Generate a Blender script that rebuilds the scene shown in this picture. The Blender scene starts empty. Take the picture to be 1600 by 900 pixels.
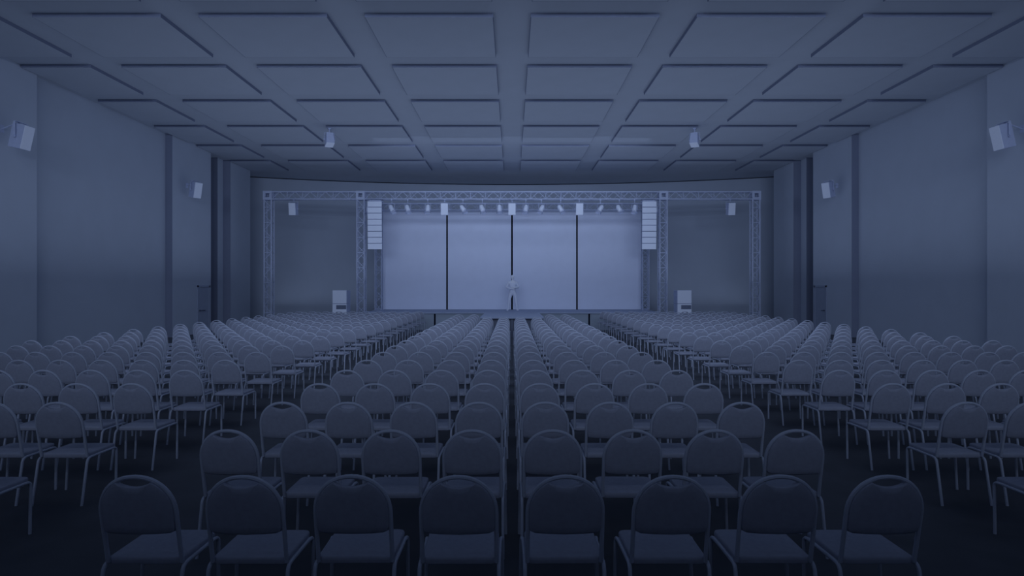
import bpy, bmesh, math, random
from mathutils import Vector, Matrix, Euler
random.seed(7)
S = bpy.context.scene
COL = S.collection
PI = math.pi
F = 973.0            # focal length in pixels of the 1600 px wide frame
CAMZ = 1.92
CEIL = 7.92

# ------------------------------------------------------------------ materials
def mat(name, col, rough=0.75, var=0.06, scale=6.0, bump=0.02, metal=0.0):
    m = bpy.data.materials.new(name); m.use_nodes = True
    nt = m.node_tree; b = nt.nodes['Principled BSDF']
    b.inputs['Roughness'].default_value = rough
    b.inputs['Metallic'].default_value = metal
    b.inputs['Specular IOR Level'].default_value = 0.25
    tc = nt.nodes.new('ShaderNodeTexCoord')
    n = nt.nodes.new('ShaderNodeTexNoise'); n.inputs['Scale'].default_value = scale; n.inputs['Detail'].default_value = 3
    nt.links.new(tc.outputs['Object'], n.inputs['Vector'])
    r = nt.nodes.new('ShaderNodeValToRGB')
    r.color_ramp.elements[0].position = 0.3; r.color_ramp.elements[1].position = 0.7
    r.color_ramp.elements[0].color = tuple(c * (1 - var) for c in col) + (1,)
    r.color_ramp.elements[1].color = tuple(min(1, c * (1 + var)) for c in col) + (1,)
    nt.links.new(n.outputs['Fac'], r.inputs['Fac']); nt.links.new(r.outputs['Color'], b.inputs['Base Color'])
    if bump:
        bp = nt.nodes.new('ShaderNodeBump'); bp.inputs['Strength'].default_value = bump; bp.inputs['Distance'].default_value = 0.01
        nt.links.new(n.outputs['Fac'], bp.inputs['Height']); nt.links.new(bp.outputs['Normal'], b.inputs['Normal'])
    return m
M = dict(
    wall=mat('wall_paint', (.47, .53, .63), .9, .02, 1.2),
    back=mat('back_wall_paint', (.44, .50, .60), .9, .02, 1.0),
    ceil=mat('ceiling_paint', (.43, .48, .56), .9, .02, 1.5),
    panel=mat('ceiling_panel_board', (.43, .48, .56), .9, .02, 1.5),
    floor=mat('dark_floor', (.06, .07, .09), .7, .12, 2.5),
    cloth=mat('chair_padding', (.31, .34, .43), .85, .05, 30, .15),
    tube=mat('chair_tube', (.42, .47, .58), .45, .02, 10, 0),
    truss=mat('truss_tube', (.50, .56, .72), .5, .02, 10, 0),
    box=mat('speaker_cabinet', (.50, .56, .74), .6, .03, 12, .05),
    grille=mat('speaker_grille', (.80, .86, .99), .7, .03, 60, .1),
    port=mat('port_dark', (.16, .19, .27), .8, .05, 12),
    screen=mat('backdrop_cloth', (.76, .82, .98), .85, .015, 2, .02),
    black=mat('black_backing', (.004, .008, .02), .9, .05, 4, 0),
    stage=mat('stage_deck', (.36, .42, .56), .8, .04, 4),
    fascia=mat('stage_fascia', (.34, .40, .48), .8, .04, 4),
    edge=mat('edge_shade_tone', (.19, .22, .31), .9, .02, 3),  # shade on the ceiling panel sides, put into the colour
    step_shade=mat('wall_step_shade', (.22, .25, .34), .9, .02, 1.5),  # shade of the wall step faces, put into the colour
    door=mat('door_leaf', (.34, .39, .50), .8, .03, 4),
    dark=mat('dark_metal', (.10, .12, .17), .5, .03, 10, 0),
    skin=mat('figure_skin', (.86, .90, .99), .7, .02, 10, 0),
    shirt=mat('figure_shirt', (.80, .85, .97), .8, .03, 14, .1),
    trous=mat('figure_trousers', (.76, .81, .94), .8, .03, 14, .1),
)

M['black'].node_tree.nodes['Principled BSDF'].inputs['Specular IOR Level'].default_value = 0
# ------------------------------------------------------------------ mesh helpers
def obj(name, bm, m, parent=None, smooth=False, loc=None):
    me = bpy.data.meshes.new(name)
    bmesh.ops.recalc_face_normals(bm, faces=bm.faces[:])
    bm.to_mesh(me); bm.free()
    if smooth:
        for p in me.polygons: p.use_smooth = True
        try: me.set_sharp_from_angle(angle=math.radians(40))
        except Exception: pass
    me.materials.append(m)
    o = bpy.data.objects.new(name, me); COL.objects.link(o)
    if parent: o.parent = parent
    if loc: o.location = loc
    return o
def thing(name, label, cat, loc=(0, 0, 0), rot=(0, 0, 0), group=None):
    o = bpy.data.objects.new(name, None); COL.objects.link(o)
    o.empty_display_size = .2; o.location = loc; o.rotation_euler = rot
    o['label'] = label; o['category'] = cat
    if group: o['group'] = group
    return o
def tag(o, label, cat, group=None):
    o['label'] = label; o['category'] = cat
    if group: o['group'] = group
    return o
def struct(name, bm, m, parent=None):
    o = obj(name, bm, m, parent)
    if parent is None: o['kind'] = 'structure'
    return o
def box(bm, x0, x1, y0, y1, z0, z1, bev=0.0, mtx=None):
    vs = [bm.verts.new((x, y, z)) for x in (x0, x1) for y in (y0, y1) for z in (z0, z1)]
    q = [(0, 1, 3, 2), (4, 6, 7, 5), (0, 4, 5, 1), (2, 3, 7, 6), (0, 2, 6, 4), (1, 5, 7, 3)]
    fs = [bm.faces.new([vs[i] for i in f]) for f in q]
    if bev:
        es = list({e for f in fs for e in f.edges})
        r = bmesh.ops.bevel(bm, geom=es, offset=bev, segments=2, affect='EDGES', profile=.5)
        vs = list({v for f in r['faces'] for v in f.verts} | {v for v in vs if v.is_valid})
    if mtx is not None:
        for v in vs:
            if v.is_valid: v.co = mtx @ v.co
    return bm
def tube(bm, pts, r, n=8, cap=True):
    pts = [Vector(p) for p in pts]
    rings = []; up = None
    for i, p in enumerate(pts):
        if i == 0: t = pts[1] - p
        elif i == len(pts) - 1: t = p - pts[i - 1]
        else: t = (pts[i + 1] - p).normalized() + (p - pts[i - 1]).normalized()
        t.normalize()
        if up is None:
            up = Vector((0, 0, 1)) if abs(t.z) < .9 else Vector((1, 0, 0))
        u = (up - t * up.dot(t)).normalized(); v = t.cross(u); up = u
        rr = r[i] if isinstance(r, (list, tuple)) else r
        rings.append([bm.verts.new(p + (u * math.cos(2 * PI * k / n) + v * math.sin(2 * PI * k / n)) * rr) for k in range(n)])
    for a, b in zip(rings, rings[1:]):
        for k in range(n): bm.faces.new((a[k], a[(k + 1) % n], b[(k + 1) % n], b[k]))
    if cap:
        bm.faces.new(rings[0][::-1]); bm.faces.new(rings[-1])
    return bm
def prism(bm, poly, z0, z1):
    lo = [bm.verts.new((x, y, z0)) for x, y in poly]; hi = [bm.verts.new((x, y, z1)) for x, y in poly]
    n = len(poly)
    bm.faces.new(lo[::-1]); bm.faces.new(hi)
    for i in range(n): bm.faces.new((lo[i], lo[(i + 1) % n], hi[(i + 1) % n], hi[i]))
    return bm
def loft(bm, rings):
    R = [[bm.verts.new(p) for p in ring] for ring in rings]; n = len(R[0])
    for a, b in zip(R, R[1:]):
        for k in range(n): bm.faces.new((a[k], a[(k + 1) % n], b[(k + 1) % n], b[k]))
    bm.faces.new(R[0][::-1]); bm.faces.new(R[-1])
    return bm
def fillet(pts, rad, n=5):
    """round the inner corners of a polyline"""
    P = [Vector(p) for p in pts]; out = [P[0]]
    for a, b, c in zip(P, P[1:], P[2:]):
        d1 = (a - b); d2 = (c - b); k = min(rad, d1.length * .49, d2.length * .49)
        s = b + d1.normalized() * k; e = b + d2.normalized() * k
        for i in range(n + 1):
            t = i / n
            out.append(s * (1 - t) ** 2 + b * 2 * t * (1 - t) + e * t * t)
    out.append(P[-1]); return out
NB = bmesh.new
ORD = ['zeroth', 'first', 'second', 'third', 'fourth', 'fifth', 'sixth', 'seventh', 'eighth', 'ninth', 'tenth', 'eleventh', 'twelfth',
       'thirteenth', 'fourteenth', 'fifteenth', 'sixteenth', 'seventeenth', 'eighteenth', 'nineteenth', 'twentieth']

# ------------------------------------------------------------------ room shell
bm = NB(); box(bm, -15.5, 15.5, -7, 37.5, -.2, 0); struct('floor', bm, M['floor'])
bm = NB(); box(bm, -15.5, 15.5, -7, 37.5, CEIL, CEIL + .25); struct('ceiling', bm, M['ceil'])
inner = [(13.2, -6.5), (13.2, 17.3), (13.47, 17.3), (13.47, 24.2), (13.2, 24.2), (13.2, 27.3), (14.4, 27.3), (14.4, 28.66),
         (13.55, 28.66), (13.55, 29.2), (13.2, 29.2), (13.2, 31.4), (14.9, 31.4), (14.9, 33.3)]
for s, nm in ((-1, 'wall_left'), (1, 'wall_right')):
    poly = [(s * x, y) for x, y in inner] + [(s * 15.4, 33.3), (s * 15.4, -6.5)]
    bm = NB(); prism(bm, poly, 0, CEIL); struct(nm, bm, M['wall'])
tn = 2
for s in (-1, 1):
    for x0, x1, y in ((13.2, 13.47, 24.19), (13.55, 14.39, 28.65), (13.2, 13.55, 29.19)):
        bm = NB(); box(bm, min(s * x0, s * x1), max(s * x0, s * x1), y, y + .012, 0, CEIL); struct('shade_strip_%d' % tn, bm, M['step_shade']); tn += 1  # strips coloured darker to carry the shade on the wall steps
arc = lambda x: -5 + math.sqrt(41 ** 2 - x * x)
N = 48
xs = [-15.4 + 30.8 * i / N for i in range(N + 1)]
bm = NB(); prism(bm, [(x, arc(x)) for x in xs] + [(x, arc(x) + .25) for x in reversed(xs)], 0, CEIL - .045); struct('wall_back', bm, M['back'])
bm = NB(); prism(bm, [(x, arc(x) + .12) for x in xs] + [(x, arc(x) + .5) for x in reversed(xs)], CEIL - .3, CEIL); struct('shade_strip_1', bm, M['black'])  # black strip added as the darkness of the gap over the back wall
bm = NB(); box(bm, -15.4, 15.4, -7, -6.5, 0, CEIL); struct('wall_front', bm, M['wall'])

# doors in the side walls
for i, s in ((1, -1), (2, 1)):
    bm = NB(); box(bm, min(s * 13.19, s * 13.2), max(s * 13.19, s * 13.2), 26.2, 27.1, 0, 1.93, .003)
    d = struct('door_%d' % i, bm, M['door'])
    bm = NB()
    for (y0, y1, z0, z1) in ((26.1, 26.2, 0, 2.03), (27.1, 27.2, 0, 2.03), (26.1, 27.2, 1.95, 2.03)):
        box(bm, min(s * 13.175, s * 13.2), max(s * 13.175, s * 13.2), y0, y1, z0, z1, .004)
    obj('door_frame', bm, M['door'], d)
    bm = NB()
    tube(bm, fillet([(s * 13.19, 26.30, .97), (s * 13.12, 26.30, .97), (s * 13.12, 26.42, .97)], .02), .016, 8)
    tube(bm, [(s * 13.19, 26.30, .97), (s * 13.17, 26.30, .97)], .035, 12)
    obj('door_handle', bm, M['dark'], d, True)
    if s < 0:
        bm = NB(); tube(bm, fillet([(s * 13.19, 26.52, .97), (s * 13.12, 26.52, .97), (s * 13.12, 26.66, .97), (s * 13.19, 26.66, .97)], .03), .018, 8)
        obj('door_handle', bm, M['dark'], d, True)

# suspended ceiling panels
ROWN = ['cut off by the top edge', 'first full row', 'second full row', 'third full row', 'fourth full row', 'fifth full row', 'last row before the stage']
COLN = ['beside the centre line', 'second from the centre', 'third from the centre', 'touching the side wall']
pm = {}
for k in range(7):
    y0 = 13.6 + 3.105 * (k - 1)
    for s in (-1, 1):
        for c in range(4):
            x0 = .41 + 3.63 * c; x1 = min(x0 + 2.81, 13.17)
            w = round(x1 - x0, 3)
            if w not in pm:
                bm = NB(); box(bm, -w / 2 + .012, w / 2 - .012, .012, 2.368, 0, .085, .003)
                o = obj('ceiling_panel', bm, M['panel'])
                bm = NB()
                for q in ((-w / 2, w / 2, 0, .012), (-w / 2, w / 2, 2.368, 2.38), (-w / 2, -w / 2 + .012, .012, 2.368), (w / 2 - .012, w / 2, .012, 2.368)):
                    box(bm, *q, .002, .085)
                e = obj('edge_shade', bm, M['edge'], o); pm[w] = (o, e)  # thin sides coloured dark in place of shade
            else:
                o = pm[w][0].copy(); COL.objects.link(o)
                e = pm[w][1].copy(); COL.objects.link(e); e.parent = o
            o.location = (s * (x0 + x1) / 2, y0, CEIL - .085)
            side = 'left' if s < 0 else 'right'
            tag(o, 'flat grey ceiling panel, %s, %s half, %s' % (ROWN[k], side, COLN[c]), 'ceiling panel', 'ceiling panels in a grid')

# ------------------------------------------------------------------ stage
st = thing('stage_platform', 'low wide stage platform with pale deck in front of the backdrop', 'stage', (0, 0, 0))
bm = NB(); box(bm, -6.9, 6.9, 28.5, 33.2, .74, .80, .008); obj('deck', bm, M['stage'], st)
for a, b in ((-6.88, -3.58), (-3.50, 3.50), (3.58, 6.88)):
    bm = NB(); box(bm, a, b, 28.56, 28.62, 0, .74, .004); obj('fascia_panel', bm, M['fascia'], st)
for x in (-3.54, 3.54):
    bm = NB(); box(bm, x - .05, x + .05, 28.6, 28.7, 0, .74); obj('post', bm, M['black'], st)
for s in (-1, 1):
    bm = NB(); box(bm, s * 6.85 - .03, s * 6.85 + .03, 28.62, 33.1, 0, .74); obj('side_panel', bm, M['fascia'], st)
rw = thing('stage_runway', 'short runway projecting from stage front between the middle chair columns', 'runway', (0, 0, 0))
bm = NB(); box(bm, -1.23, 1.23, 23.95, 28.498, .74, .80, .008); obj('deck', bm, M['stage'], rw)
for x in (-1.15, 0, 1.15):
    for y in (24.1, 26.2, 28.3):
        bm = NB(); box(bm, x - .04, x + .04, y - .04, y + .04, 0, .74); obj('leg', bm, M['dark'], rw)
bm = NB(); box(bm, -1.17, 1.17, 24.16, 24.19, .02, .74); obj('front_skirt', bm, M['dark'], rw)  # dark colour carries the shade on the runway front

# backdrop of four tall panels
ed = [-6.72, -3.36, 0, 3.36, 6.72]
bd = [ 'leftmost', 'second from left', 'third from left', 'rightmost']
for i in range(4):
    a = ed[i] + (.042 if i else 0); b = ed[i + 1] - (.042 if i < 3 else 0)
    o = thing('backdrop_panel', 'tall pale blank stage backdrop panel, %s of the four' % bd[i], 'backdrop panel', ((a + b) / 2, 32.2, .80), (0, 0, 0), 'backdrop panels')
    w = (b - a) / 2
    bm = NB(); box(bm, -w, w, 0, .04, 0.01, 5.1, .006); obj('sheet', bm, M['screen'], o)
    bm = NB()
    for x in (-w + .05, w - .05): box(bm, x - .03, x + .03, .04, .10, 0, 5.08)
    for z in (.04, 2.5, 5.0): box(bm, -w + .05, w - .05, .045, .095, z, z + .05)
    obj('support_frame', bm, M['dark'], o)
for x in ed[1:4]:  # black strips added so the gaps between panels look dark
    bm = NB(); box(bm, x - .12, x + .12, 32.32, 32.36, .80, 5.9)
    tag(obj('gap_dark_strip', bm, M['black']), 'added black vertical strip %s' % {-3.36: 'for the darkness in the left gap of the backdrop', 0: 'for the darkness in the middle gap behind the standing person', 3.36: 'for the darkness in the right gap of the backdrop'}[x], 'strip', 'strips behind the backdrop gaps')

# ------------------------------------------------------------------ trusses
def truss(bm, p0, p1, size=.4, r=.030, rb=.014, seg=None):
    p0 = Vector(p0); p1 = Vector(p1); ax = (p1 - p0); L = ax.length; ax.normalize()
    u = Vector((0, 0, 1)) if abs(ax.z) < .5 else Vector((1, 0, 0)); v = ax.cross(u)
    h = size / 2 - r
    cs = [(h, h), (h, -h), (-h, -h), (-h, h)]
    n = seg or max(2, round(L / (size * .9)))
    P = lambda k, c: p0 + ax * (L * k / n) + u * cs[c][0] + v * cs[c][1]
    for c in range(4): tube(bm, [P(0, c), P(n, c)], r, 8)
    for c in range(4):
        d = (c + 1) % 4
        for k in range(n):
            a, b = (c, d) if k % 2 == 0 else (d, c)
            tube(bm, [P(k, a), P(k + 1, b)], rb, 5, False)
        for k in range(0, n + 1, 2):
            kk = min(max(k, .12), n - .12)
            tube(bm, [P(kk, c), P(kk, d)], rb, 5, False)
    return bm
def corner(bm, c, s=.42, t=.115):
    c = Vector(c); h = s / 2
    for a in range(3):
        for i in (-1, 1):
            for j in (-1, 1):
                lo = [0, 0, 0]; hi = [0, 0, 0]
                e = h if a == 0 else (h - t if True else h)
                lo[a], hi[a] = -e, e
                o1, o2 = [q for q in range(3) if q != a]
                for q, sg in ((o1, i), (o2, j)):
                    lo[q], hi[q] = (h - t, h) if sg > 0 else (-h, -h + t)
                box(bm, c.x + lo[0], c.x + hi[0], c.y + lo[1], c.y + hi[1], c.z + lo[2], c.z + hi[2])
    return bm
FY = 29.6; FZ = 6.30
ft = thing('lighting_truss', 'large front goalpost truss framing stage with two side bays', 'truss', (0, FY, 0))
XS = [-11.55, -7.16, 7.16, 11.55]
for x in XS:
    bm = NB(); truss(bm, (x, 0, .03), (x, 0, FZ - .21)); obj('leg', bm, M['truss'], ft, True)
    bm = NB(); corner(bm, (x, 0, FZ)); obj('corner_block', bm, M['truss'], ft)
    bm = NB(); box(bm, x - .35, x + .35, -.35, .35, 0, .03, .005); obj('base_plate', bm, M['truss'], ft)
for a, b in ((0, 1), (1, 2), (2, 3)):
    bm = NB(); truss(bm, (XS[a] + .21, 0, FZ), (XS[b] - .21, 0, FZ)); obj('beam', bm, M['truss'], ft, True)
RY = 31.7; RZ = 6.04
rt = thing('lighting_truss', 'smaller rear truss arch standing on the stage close to the backdrop', 'truss', (0, RY, .8))
for x in (-6.78, 6.78):
    bm = NB(); truss(bm, (x, 0, .02), (x, 0, RZ - .8 - .2), .38, .028, .014); obj('leg', bm, M['truss'], rt, True)
    bm = NB(); corner(bm, (x, 0, RZ - .8), .4); obj('corner_block', bm, M['truss'], rt)
    bm = NB(); box(bm, x - .2, x + .12 if x > 0 else x + .2, -.25, .25, 0, .02, .004); obj('base_plate', bm, M['truss'], rt)
bm = NB(); truss(bm, (-6.58, 0, RZ - .8), (6.58, 0, RZ - .8), .38, .028, .014); obj('beam', bm, M['truss'], rt, True)

# ------------------------------------------------------------------ speakers
def speaker(label, group, loc, rz=0, pitch=0, w=.31, h=.6, d=.34, mount='wall', arm=.3, up=0.0, roll=0.0):
    """front looks along -y, origin at the box centre; pitch>0 tips the front down"""
    t = thing('loudspeaker', label, 'loudspeaker', loc, (0, 0, rz), group)
    R = Matrix.Rotation(roll, 4, 'Y') @ Matrix.Rotation(pitch, 4, 'X')
    bm = NB()
    # trapezoid cabinet: rear narrower than front
    k = .8
    pts = [(-w / 2, -d / 2), (w / 2, -d / 2), (w / 2 * k, d / 2), (-w / 2 * k, d / 2)]
    prism(bm, pts, -h / 2, h / 2)
    bmesh.ops.bevel(bm, geom=bm.edges[:], offset=.008, segments=2, affect='EDGES')
    bmesh.ops.transform(bm, matrix=R, verts=bm.verts[:])
    obj('cabinet', bm, M['box'], t)
    bm = NB(); box(bm, -w / 2 + .004, w / 2 - .004, -d / 2 - .014, -d / 2 + .002, -h / 2 + .006, h / 2 - .006, .004, R)
    obj('grille', bm, M['grille'], t)
    bm = NB()
    W = w / 2 + .035
    if mount == 'wall':   # U bracket over the top and both sides, arm back to the wall
        for x in (-W, W): box(bm, x - .006, x + .006, -.025, .025, -.05, h / 2 + .05)
        box(bm, -W, W, -.025, .025, h / 2 + .045, h / 2 + .057)
        for x in (-W, W): tube(bm, [(x - .03, 0, 0), (x + .03, 0, 0)], .02, 10)
        obj('bracket', bm, M['box'], t)
        bm = NB(); tube(bm, fillet([(0, 0, h / 2 + .05), (0, .06, h / 2 + .05), (0, arm, h / 2 - .1)], .05), .018, 8)
        box(bm, -.06, .06, arm - .012, arm, h / 2 - .2, h / 2)
        obj('wall_arm', bm, M['box'], t, True)
    else:                  # hanging yoke and pipe up to a height "up" above the centre
        for x in (-W, W): box(bm, x - .006, x + .006, -.02, .02, -.03, h / 2 + .06)
        box(bm, -W, W, -.02, .02, h / 2 + .05, h / 2 + .062)
        for x in (-W, W): tube(bm, [(x - .03, 0, 0), (x + .03, 0, 0)], .018, 10)
        obj('yoke', bm, M['box'], t)
        bm = NB(); tube(bm, [(0, 0, h / 2 + .05), (0, 0, up)], .02, 8)
        box(bm, -.05, .05, -.05, .05, up - .03, up)
        obj('hanger', bm, M['box'], t)
    return t
for s, side in ((-1, 'left'), (1, 'right')):
    speaker('boxy loudspeaker high on the %s side wall, the one nearest the camera' % side, 'wall loudspeakers',
            (s * 12.70, 16.1, 5.83), rz=-s * math.radians(88), pitch=math.radians(13), w=.33, h=.62, d=.36, arm=.505)
    speaker('small loudspeaker high on the %s side wall above the door' % side, 'wall loudspeakers',
            (s * 12.72, 25.0, 5.86), rz=-s * math.radians(62), pitch=math.radians(12), w=.33, h=.62, d=.36, arm=.53)
    speaker('loudspeaker hanging from the ceiling on the %s, tipped steeply down' % side, 'ceiling loudspeakers',
            (s * 6.76, 23.05, 7.41), rz=-s * math.radians(28), pitch=math.radians(74), w=.30, h=.36, d=.42, mount='hang', up=.425)
    speaker('loudspeaker hung under the %s side bay of front truss' % side, 'truss loudspeakers',
            (s * 10.32, 29.45, 5.66), rz=s * math.radians(8), pitch=math.radians(9), w=.34, h=.57, d=.34, mount='hang', up=.47, roll=s * -math.radians(2))
for x, wd in ((-3.18, 'left'), (0, 'middle'), (3.18, 'right')):
    speaker('upright loudspeaker under the main truss beam, %s of three' % wd, 'truss loudspeakers',
            (x, 29.45, 5.645), pitch=math.radians(5), w=.34, h=.55, d=.32, mount='hang', up=.48)

# line arrays
for s, side in ((-1, 'left'), (1, 'right')):
    t = thing('line_array', 'tall hanging column of eight stacked loudspeakers, %s of the stage' % side, 'line array', (s * 6.415, 29.3, 5.975), (0, 0, 0), 'line arrays')
    z = 0; y = 0
    for k in range(8):
        a = math.radians(.5 * k)
        R = Matrix.Translation((0, y, z)) @ Matrix.Rotation(a, 4, 'X')
        bm = NB(); prism(bm, [(-.335, -.22), (.335, -.22), (.25, .22), (-.25, .22)], -.272, -.004)
        bmesh.ops.bevel(bm, geom=bm.edges[:], offset=.006, segments=1, affect='EDGES')
        bmesh.ops.transform(bm, matrix=R, verts=bm.verts[:])
        c = obj('cabinet', bm, M['box'], t)
        bm = NB(); box(bm, -.330, .330, -.236, -.218, -.262, -.014, .003, R); obj('grille', bm, M['grille'], c)
        z -= .2795 * math.cos(a); y += .2795 * math.sin(a)
    bm = NB()
    for x in (-.3, .3): box(bm, x - .02, x + .02, -.2, .3, .0, .05)
    for yy in (-.18, .28): box(bm, -.3, .3, yy - .02, yy + .02, .0, .05)
    obj('rigging_frame', bm, M['box'], t)
    bm = NB()
    for x in (-.25, .25): tube(bm, [(x, .28, .04), (x, .30, .15)], .012, 6)
    obj('hanging_strap', bm, M['dark'], t)

# subwoofer stacks
lv = ['topmost of its stack', 'in the middle of its stack', 'lowest of its stack']
for s, side in ((-1, 'left'), (1, 'right')):
    for k in range(3):
        z0 = .607 * (2 - k)
        t = thing('subwoofer', 'pale boxy subwoofer on the %s of the stage, %s' % (side, lv[k]), 'subwoofer', (s * 7.72 + s * .0, 28.05, z0), (0, 0, 0), 'subwoofer stacks')
        t.location.x = s * 7.74
        bm = NB(); box(bm, -.32, .32, -.1, .55, .003, .604, .01); obj('cabinet', bm, M['box'], t)
        bm = NB()
        if k == 0:
            box(bm, -.312, .312, -.112, -.098, .012, .596, .004)
        else:
            box(bm, -.312, .312, -.112, -.098, .31 if k == 1 else .012, .596, .004) if k == 2 else None
            if k == 1:
                # grille with a port opening
                for q in ((-.312, -.15, .012, .596), (.30, .312, .012, .596), (-.15, .30, .012, .36), (-.15, .30, .545, .596)):
                    box(bm, q[0], q[1], -.112, -.098, q[2], q[3])
        obj('grille', bm, M['grille'], t)
        if k == 1:
            bm = NB(); box(bm, -.15, .30, -.104, -.099, .36, .545); obj('port', bm, M['port'], t)
        bm = NB()
        for x in (-.325, .325): box(bm, x - .006, x + .006, .15, .3, .27, .33, .002)
        obj('handle', bm, M['box'], t)

# stage lights under the main beam
def stage_light(label, x, lean, y=29.45, tip=20):
    t = thing('stage_light', label, 'stage light', (x, y, 5.66), (0, 0, 0), 'stage lights under the main truss beam')
    R = Matrix.Rotation(lean, 4, 'Y') @ Matrix.Rotation(math.radians(-tip), 4, 'X')   # body axis: local z, lens at the bottom
    bm = NB()
    prof = [(.0, .20), (.065, .195), (.092, .155), (.098, .05), (.104, -.04), (.104, -.15)]
    n = 16
    loft(bm, [[(max(r, .004) * math.cos(2 * PI * i / n), max(r, .004) * math.sin(2 * PI * i / n), z) for i in range(n)] for r, z in prof])
    bmesh.ops.transform(bm, matrix=R, verts=bm.verts[:]); obj('housing', bm, M['grille'], t, True)
    bm = NB(); tube(bm, [(0, 0, -.15), (0, 0, -.158)], .092, 16); bmesh.ops.transform(bm, matrix=R, verts=bm.verts[:]); obj('lens', bm, M['screen'], t)
    bm = NB()
    for sx, sy, ang in ((0, -1, 0), (0, 1, 0), (-1, 0, 1), (1, 0, 1)):
        # barn doors flaring below the lens
        h = .085
        if ang == 0: pts = [(-h, sy * .104, -.15), (h, sy * .104, -.15), (h * 1.2, sy * .15, -.225), (-h * 1.2, sy * .15, -.225)]
        else: pts = [(sx * .104, -h, -.15), (sx * .104, h, -.15), (sx * .15, h * 1.2, -.225), (sx * .15, -h * 1.2, -.225)]
        vs = [bm.verts.new(p) for p in pts]; off = Vector((-sx, -sy, 0)) * .006
        v2 = [bm.verts.new(Vector(p) + off) for p in pts]
        bm.faces.new(vs); bm.faces.new(v2[::-1])
        for q in range(4): bm.faces.new((vs[q], vs[(q + 1) % 4], v2[(q + 1) % 4], v2[q]))
    bmesh.ops.transform(bm, matrix=R, verts=bm.verts[:]); obj('barn_door', bm, M['box'], t)
    bm = NB(); yk = fillet([(-.13, 0, 0), (-.13, 0, .26), (.13, 0, .26), (.13, 0, 0)], .06)
    tube(bm, yk, .011, 6)
    for q in (-.12, .12): tube(bm, [(q - .025, 0, 0), (q + .025, 0, 0)], .022, 8)
    obj('yoke', bm, M['box'], t, True)
    bm = NB(); tube(bm, [(0, 0, .25), (0, 0, .43)], .014, 8); box(bm, -.03, .03, -.04, .04, .39, .45, .005)
    obj('clamp', bm, M['box'], t)
LP = [(612, 26), (637, 18), (668.5, 0), (723.5, 34), (753.5, 17), (780.5, 2), (821.5, -10), (846, -26), (876, 28), (938, -32), (967.5, 22), (991.5, -12)]
LD = ['first light right of the left line array', 'second light right of the left line array', 'just left of the left beam loudspeaker',
      'just right of the left beam loudspeaker', 'midway between the left and middle beam loudspeakers', 'just left of the middle beam loudspeaker',
      'just right of the middle beam loudspeaker', 'midway between the middle and right beam loudspeakers', 'just left of the right beam loudspeaker',
      'just right of the right beam loudspeaker', 'second light left of the right line array', 'first light left of the right line array']
for (px, ln), ds in zip(LP, LD):
    stage_light('stage light on main beam, ' + ds, (px - 800) / F * 29.45, -math.radians(ln))
for s, side in ((-1, 'left'), (1, 'right')):
    stage_light('stage light mostly hidden behind the %s line array' % side, s * 6.86, s * math.radians(6), 29.75)

# ------------------------------------------------------------------ person on the stage
K = [1.0]
def skin(verts, edges, root=0, sub=2, mid=True):
    me = bpy.data.meshes.new('tmp'); me.from_pydata([v[0] for v in verts], edges, []); o = bpy.data.objects.new('tmp', me); COL.objects.link(o)
    m = o.modifiers.new('s', 'SKIN'); m.use_smooth_shade = True
    if not me.skin_vertices: me.skin_vertices.new()
    sv = me.skin_vertices[0].data
    for i, v in enumerate(verts):
        r = v[1]; r = (r, r) if not isinstance(r, tuple) else r; sv[i].radius = (r[0] * K[0], r[1] * K[0])
        sv[i].use_root = (i == root)
    m2 = o.modifiers.new('d', 'SUBSURF'); m2.levels = sub; m2.render_levels = sub
    dg = bpy.context.evaluated_depsgraph_get(); dg.update()
    em = bpy.data.meshes.new_from_object(o.evaluated_get(dg))
    bm = NB(); bm.from_mesh(em)
    bpy.data.objects.remove(o); bpy.data.meshes.remove(me); bpy.data.meshes.remove(em)
    return bm
def join(dst, src):
    me = bpy.data.meshes.new('j'); src.to_mesh(me); src.free(); dst.from_mesh(me); bpy.data.meshes.remove(me); return dst
K[0] = 1.18
pr = thing('person', 'pale grey person standing at stage centre with folded arms and feet apart', 'person', (.03, 30.55, .80))
V = []; E = []
def add(p, r, par=None):
    V.append((p, r)); i = len(V) - 1
    if par is not None: E.append((par, i))
    return i
pel = add((0, 0, .95), (.105, .08)); sp = add((0, .01, 1.1), (.11, .08), pel); ch = add((0, .01, 1.27), (.145, .10), sp)
uc = add((0, .01, 1.40), (.125, .08), ch); nk = add((0, .005, 1.49), .040, uc); n2 = add((0, .0, 1.535), .040, nk); hb = add((0, -.012, 1.575), (.048, .058), n2)
hm = add((0, -.015, 1.655), (.076, .094), hb); ht = add((0, -.01, 1.735), (.052, .065), hm)
for s in (-1, 1):
    sh = add((s * .185, .01, 1.385), .052, uc); el = add((s * .30, -.01, 1.15), .040, sh)
    fa = add((s * .19, -.15, 1.13 + s * .02), .038, el); wr = add((s * .055, -.215, 1.11 + s * .03), .026, fa); pa = add((-s * .01, -.235, 1.11 + s * .035), (.022, .035), wr)
    hp = add((s * .09, 0, .87), .070, pel); th = add((s * .14, -.005, .68), .073, hp); kn = add((s * .17, -.015, .48), .055, th)
    cf = add((s * .19, .01, .33), .052, kn); an = add((s * .215, .02, .10), .036, cf); hl = add((s * .22, .03, .045), .036, an); toe = add((s * .265, -.14, .035), (.04, .028), hl)
bm = skin(V, E)
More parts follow.
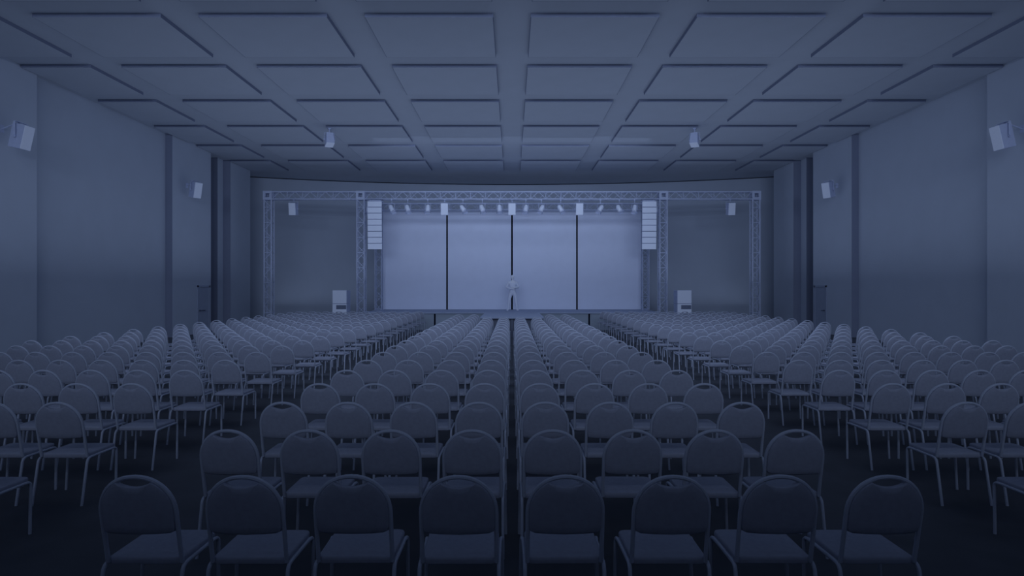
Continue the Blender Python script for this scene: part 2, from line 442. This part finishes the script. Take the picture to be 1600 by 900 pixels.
# fingers and thumbs, each its own tapering chain folded over the opposite forearm
for s in (-1, 1):
    for f, ln in enumerate((.070, .080, .074, .058)):
        b0 = Vector((-s * .01, -.240, 1.11 + s * .035 + .03 - .02 * f))
        p1 = b0 + Vector((-s * ln * .45, -.012, 0)); p2 = p1 + Vector((-s * ln * .35, .006, -.006)); p3 = p2 + Vector((-s * ln * .25, .022, -.008))
        join(bm, skin([(b0, .0095), (p1, .009), (p2, .0085), (p3, .007)], [(0, 1), (1, 2), (2, 3)], 0, 1))
    b0 = Vector((s * .015, -.238, 1.11 + s * .035 + .012)); p1 = b0 + Vector((-s * .018, -.012, .030)); p2 = p1 + Vector((-s * .028, -.004, .010))
    join(bm, skin([(b0, .011), (p1, .010), (p2, .008)], [(0, 1), (1, 2)], 0, 1))
    # ear, eye
    e = NB(); bmesh.ops.create_uvsphere(e, u_segments=8, v_segments=6, radius=1); bmesh.ops.transform(e, matrix=Matrix.Translation((s * .077, 0, 1.645)) @ Matrix.Diagonal((.012, .02, .032, 1)), verts=e.verts[:]); join(bm, e)
    e = NB(); bmesh.ops.create_uvsphere(e, u_segments=8, v_segments=6, radius=1); bmesh.ops.transform(e, matrix=Matrix.Translation((s * .03, -.098, 1.66)) @ Matrix.Diagonal((.014, .010, .008, 1)), verts=e.verts[:]); join(bm, e)
join(bm, skin([((0, -.095, 1.668), .010), ((0, -.116, 1.63), .013), ((0, -.10, 1.618), .012)], [(0, 1), (1, 2)], 0, 1))
join(bm, skin([((-.026, -.088, 1.596), .006), ((0, -.098, 1.594), .008), ((.026, -.088, 1.596), .006)], [(0, 1), (1, 2)], 1, 1))
obj('body', bm, M['skin'], pr, True)
V = []; E = []
a = add((0, .0, .86), (.140, .105)); a2 = add((0, .0, .95), (.142, .105), a); b = add((0, .01, 1.1), (.128, .097), a2); c = add((0, .01, 1.27), (.158, .112), b); d = add((0, .01, 1.40), (.138, .09), c); e0 = add((0, .005, 1.455), .052, d)
for s in (-1, 1):
    sh = add((s * .185, .01, 1.385), .064, d); el = add((s * .30, -.01, 1.15), .051, sh); fa = add((s * .19, -.15, 1.13 + s * .02), .047, el); add((s * .075, -.208, 1.11 + s * .028), .037, fa)
obj('shirt', skin(V, E), M['shirt'], pr, True)
V = []; E = []
a = add((0, 0, 1.03), (.122, .090)); b0_ = add((0, 0, .96), (.138, .1), a); b = add((0, 0, .90), (.142, .1), b0_)
for s in (-1, 1):
    hp = add((s * .098, 0, .87), .092, b); th = add((s * .14, -.005, .68), .083, hp); kn = add((s * .17, -.015, .48), .067, th); cf = add((s * .19, .01, .33), .064, kn); add((s * .215, .02, .10), .054, cf)
obj('trousers', skin(V, E), M['trous'], pr, True)
for s in (-1, 1):
    V = []; E = []
    a = add((s * .218, .035, .055), .05); b = add((s * .24, -.06, .045), (.05, .042), a); add((s * .268, -.155, .035), (.048, .032), b)
    obj('shoe', skin(V, E), M['trous'], pr, True)
V = []; E = []
a = add((0, .03, 1.62), (.07, .07)); b = add((0, .012, 1.70), (.082, .09), a); add((0, 0, 1.76), (.05, .06), b)
obj('hair', skin(V, E), M['shirt'], pr, True)

# ------------------------------------------------------------------ banquet chairs
WH = .203; ZA = .700; HA = .208
def lean(p):
    x, y, z = p
    return (x, y + .10 * (1 - (z - .42) / .5), z)
def arch(t, w=WH, h=HA, z=ZA):      # t 0..1 from right spring to left spring
    a = PI * t; c, s = math.cos(a), math.sin(a); p = .95
    return (w * math.copysign(abs(c) ** p, c), z + h * abs(s) ** p)
def chair_parts():
    P = []
    # back frame
    pts = [(WH, .41), (WH, .55)] + [arch(i / 22) for i in range(23)] + [(-WH, .55), (-WH, .41)]
    bm = NB(); tube(bm, [lean((x, 0, z)) for x, z in pts], .0125, 8)
    P.append(('back_frame', bm, M['tube'], True))
    # padded backrest with a hand hole under the top of the frame
    ow, oh = WH - .006, HA - .006
    out = []
    zb = .588
    out += [(-ow + .03, zb), (-.1, zb - .004), (0, zb - .006), (.1, zb - .004), (ow - .03, zb), (ow - .008, zb + .010), (ow, zb + .04)]
    hole = .092; zt = ZA + oh; zedge = ZA + oh * math.sqrt(1 - (hole / ow) ** 2)
    top = []
    for i in range(0, 41):
        x, z = arch(i / 40, ow, oh)
        if abs(x) < hole:
            z = min(z, zedge + .002) - .026 * (1 - (x / hole) ** 2)
        top.append((x, z))
    out += top + [(-ow, zb + .04), (-ow + .008, zb + .010)]
    cz = .73
    def ring(k, y): return [lean((x * k, y - .012 * (1 - (x * k / WH) ** 2), cz + (z - cz) * k)) for x, z in out]
    bm = NB(); loft(bm, [ring(.08, -.022), ring(.4, -.022), ring(.7, -.022), ring(.93, -.020), ring(.985, -.015), ring(1, -.004), ring(1, .004), ring(.985, .016), ring(.92, .024), ring(.6, .026), ring(.08, .026)])
    P.append(('backrest', bm, M['cloth'], True))
    # seat
    def rr(w0, w1, y0, y1, r, n=5):
        o = []
        cs = [(w0 - r, y0 + r, -PI / 2), (w1 - r * 1.3, y1 - r * 1.3, 0), (-w1 + r * 1.3, y1 - r * 1.3, PI / 2), (-w0 + r, y0 + r, PI)]
        for j, (cx, cy, a0) in enumerate(cs):
            q = r if j in (0, 3) else r * 1.3
            for i in range(n + 1):
                a = a0 + PI / 2 * i / n; o.append((cx + q * math.cos(a), cy + q * math.sin(a)))
        return o
    base = rr(.208, .212, .100, .495, .028)
    def sring(k, z): return [(x * k, .30 + (y - .30) * k, z) for x, y in base]
    bm = NB(); loft(bm, [sring(.95, .395), sring(.99, .400), sring(1, .412), sring(1, .426), sring(.985, .434), sring(.95, .438), sring(.6, .440), sring(.08, .441)])
    P.append(('seat', bm, M['cloth'], True))
    # seat frame: two side rails and two cross bars
    bm = NB()
    for s in (-1, 1): tube(bm, [(s * .216, .13, .402), (s * .220, .44, .402)], .0115, 8)
    for y in (.17, .42): tube(bm, [(-.21, y, .390), (.21, y, .390)], .009, 6)
    P.append(('seat_frame', bm, M['tube'], True))
    for s in (-1, 1):
        bm = NB(); tube(bm, fillet([(s * .216, .17, .402), (s * .217, .085, .402), (s * .218, .005, .0)], .075, 6), .0115, 8)
        P.append(('leg', bm, M['tube'], True))
        bm = NB(); tube(bm, fillet([(s * .219, .40, .402), (s * .228, .475, .402), (s * .236, .455, .0)], .07, 6), .0115, 8)
        P.append(('leg', bm, M['tube'], True))
    return P
chair0 = thing('banquet_chair', 'x', 'chair', (0, 0, 0))
parts0 = [obj(n, b, m, chair0, sm) for n, b, m, sm in chair_parts()]
ROW0 = 3.332; RS = 1.07
spots = []
for r in range(1, 24):
    d = ROW0 + RS * (r - 1)
    for s in (-1, 1):
        for c in range(4):
            if r <= (18 if c < 2 else 20): spots.append((d, s, 'c', r, c + 1, s * (.288 + .577 * c)))
        for c in range(10):
            x = 4.0 + .577 * c
            if (x - .25) / (d + .5) * F < 806: spots.append((d, s, 's', r, c + 1, s * x))
spots.sort(key=lambda q: (q[0], abs(q[5])))
near, far = spots[:300], spots[300:]
def jit(r, c, s): 
    q = random.Random(r * 131 + c * 17 + s * 7); return q.uniform(-.012, .012), q.uniform(-.012, .012), q.uniform(-.02, .02)
first = True
for d, s, kind, r, c, x in near:
    side = 'left' if s < 0 else 'right'
    if kind == 'c':
        rowt = 'nearest row' if r == 1 else ORD[r] + ' nearest row'
        lab = 'grey round-backed chair, centre block, %s, %s to the %s of middle gap' % (rowt, ORD[c], side)
        grp = 'banquet chairs of the centre block'
    else:
        rowt = 'nearest row' if r == 2 else ORD[r - 1] + ' nearest row'
        lab = 'grey round-backed chair, %s block, %s, %s out from the aisle' % (side, rowt, ORD[c])
        grp = 'banquet chairs of the %s block' % side
    if first:
        t = chair0; first = False
    else:
        t = chair0.copy(); COL.objects.link(t)
        for p in parts0:
            q = p.copy(); COL.objects.link(q); q.parent = t
    jx, jy, ja = jit(r, c, s)
    t.location = (x + jx * .5, d + jy * .5, .001); t.rotation_euler = (0, 0, ja * .5)
    t['label'] = lab; t['category'] = 'chair'; t['group'] = grp
# all farther chairs as one mass
src = {}
for p in parts0:
    b = NB(); b.from_mesh(p.data); b.verts.index_update()
    key = p.data.materials[0].name
    vs = [v.co.copy() for v in b.verts]; fs = [[v.index for v in f.verts] for f in b.faces]
    src.setdefault(key, []).append((vs, fs)); b.free()
me = bpy.data.meshes.new('banquet_chair_rows'); AV = []; AF = []; AM = []
keys = list(src)
for d, s, kind, r, c, x in far:
    jx, jy, ja = jit(r, c, s)
    mt = Matrix.Translation((x + jx * .5, d + jy * .5, .001)) @ Matrix.Rotation(ja * .5, 4, 'Z')
    for mi, key in enumerate(keys):
        for vs, fs in src[key]:
            o = len(AV); AV += [(mt @ v)[:] for v in vs]
            AF += [[i + o for i in f] for f in fs]; AM += [mi] * len(fs)
me.from_pydata(AV, [], AF); me.polygons.foreach_set('material_index', AM)
me.polygons.foreach_set('use_smooth', [True] * len(AF))
for k in keys: me.materials.append(bpy.data.materials[k])
me.update()
me.set_sharp_from_angle(angle=math.radians(40))
o = bpy.data.objects.new('banquet_chair_rows', me); COL.objects.link(o)
o['kind'] = 'stuff'; tag(o, 'distant rows of small grey round-backed chairs in front of the stage', 'chairs')
print('chairs', len(near), len(far))

# ------------------------------------------------------------------ light
def area(name, loc, rot, sx, sy, power, col=(.62, .78, 1.0), spread=180):
    l = bpy.data.lights.new(name, 'AREA'); l.shape = 'RECTANGLE'; l.size = sx; l.size_y = sy; l.energy = power; l.color = col
    l.spread = math.radians(spread)
    o = bpy.data.objects.new(name, l); COL.objects.link(o); o.location = loc; o.rotation_euler = [math.radians(a) for a in rot]
    return o
TINT = (.60, .72, 1.0)
area('house_fill', (0, -4.0, 6.6), (91, 0, 0), 22, 1.6, 350, TINT, 82)  # unseen fill added behind the camera, shaped to miss the nearest chairs
area('rear_fill', (0, -5.5, 4.5), (90, 0, 0), 22, 5, 8, TINT, 180)  # weak fill added behind the camera, no fixture there
area('ceiling_fill', (0, 20.9, 2.2), (180, 0, 0), 23, 16.5, 350, TINT, 180)  # fill added in mid-air to lift the ceiling and upper walls
area('overhead_fill', (0, 19.5, 7.7), (0, 0, 0), 24, 18, 170, TINT, 105)  # unseen overhead area light that brightens the seats, no fixture
area('mid_fill', (0, 9.0, 7.5), (54, 0, 0), 22, .8, 140, TINT, 98)  # fill added under the ceiling for the far chair backs
area('stage_fill', (0, 24.5, 7.7), (76, 0, 0), 11, .4, 30, TINT, 80)  # unseen fill added to brighten the backdrop panels
area('far_ceiling_fill', (0, 33.2, .9), (180, 0, 0), 25, .5, 34, TINT, 180)  # hidden fill added behind the backdrop to lift the far ceiling
w = bpy.data.worlds.new('World'); S.world = w; w.use_nodes = True
w.node_tree.nodes['Background'].inputs['Color'].default_value = (.02, .03, .06, 1)
w.node_tree.nodes['Background'].inputs['Strength'].default_value = .2

# ------------------------------------------------------------------ camera and view
cd = bpy.data.cameras.new('Camera'); cam = bpy.data.objects.new('Camera', cd); COL.objects.link(cam)
cam.location = (0, 0, CAMZ); cam.rotation_euler = (PI / 2, 0, 0)
cd.sensor_width = 36; cd.lens = 36 * F / 1600; cd.clip_end = 200
S.camera = cam
S.view_settings.view_transform = 'Standard'; S.view_settings.look = 'None'
S.view_settings.gamma = 1; S.view_settings.use_curve_mapping = False; S.view_settings.exposure = 0
S.cycles.use_denoising = True
S.cycles.max_bounces = 6; S.cycles.diffuse_bounces = 4
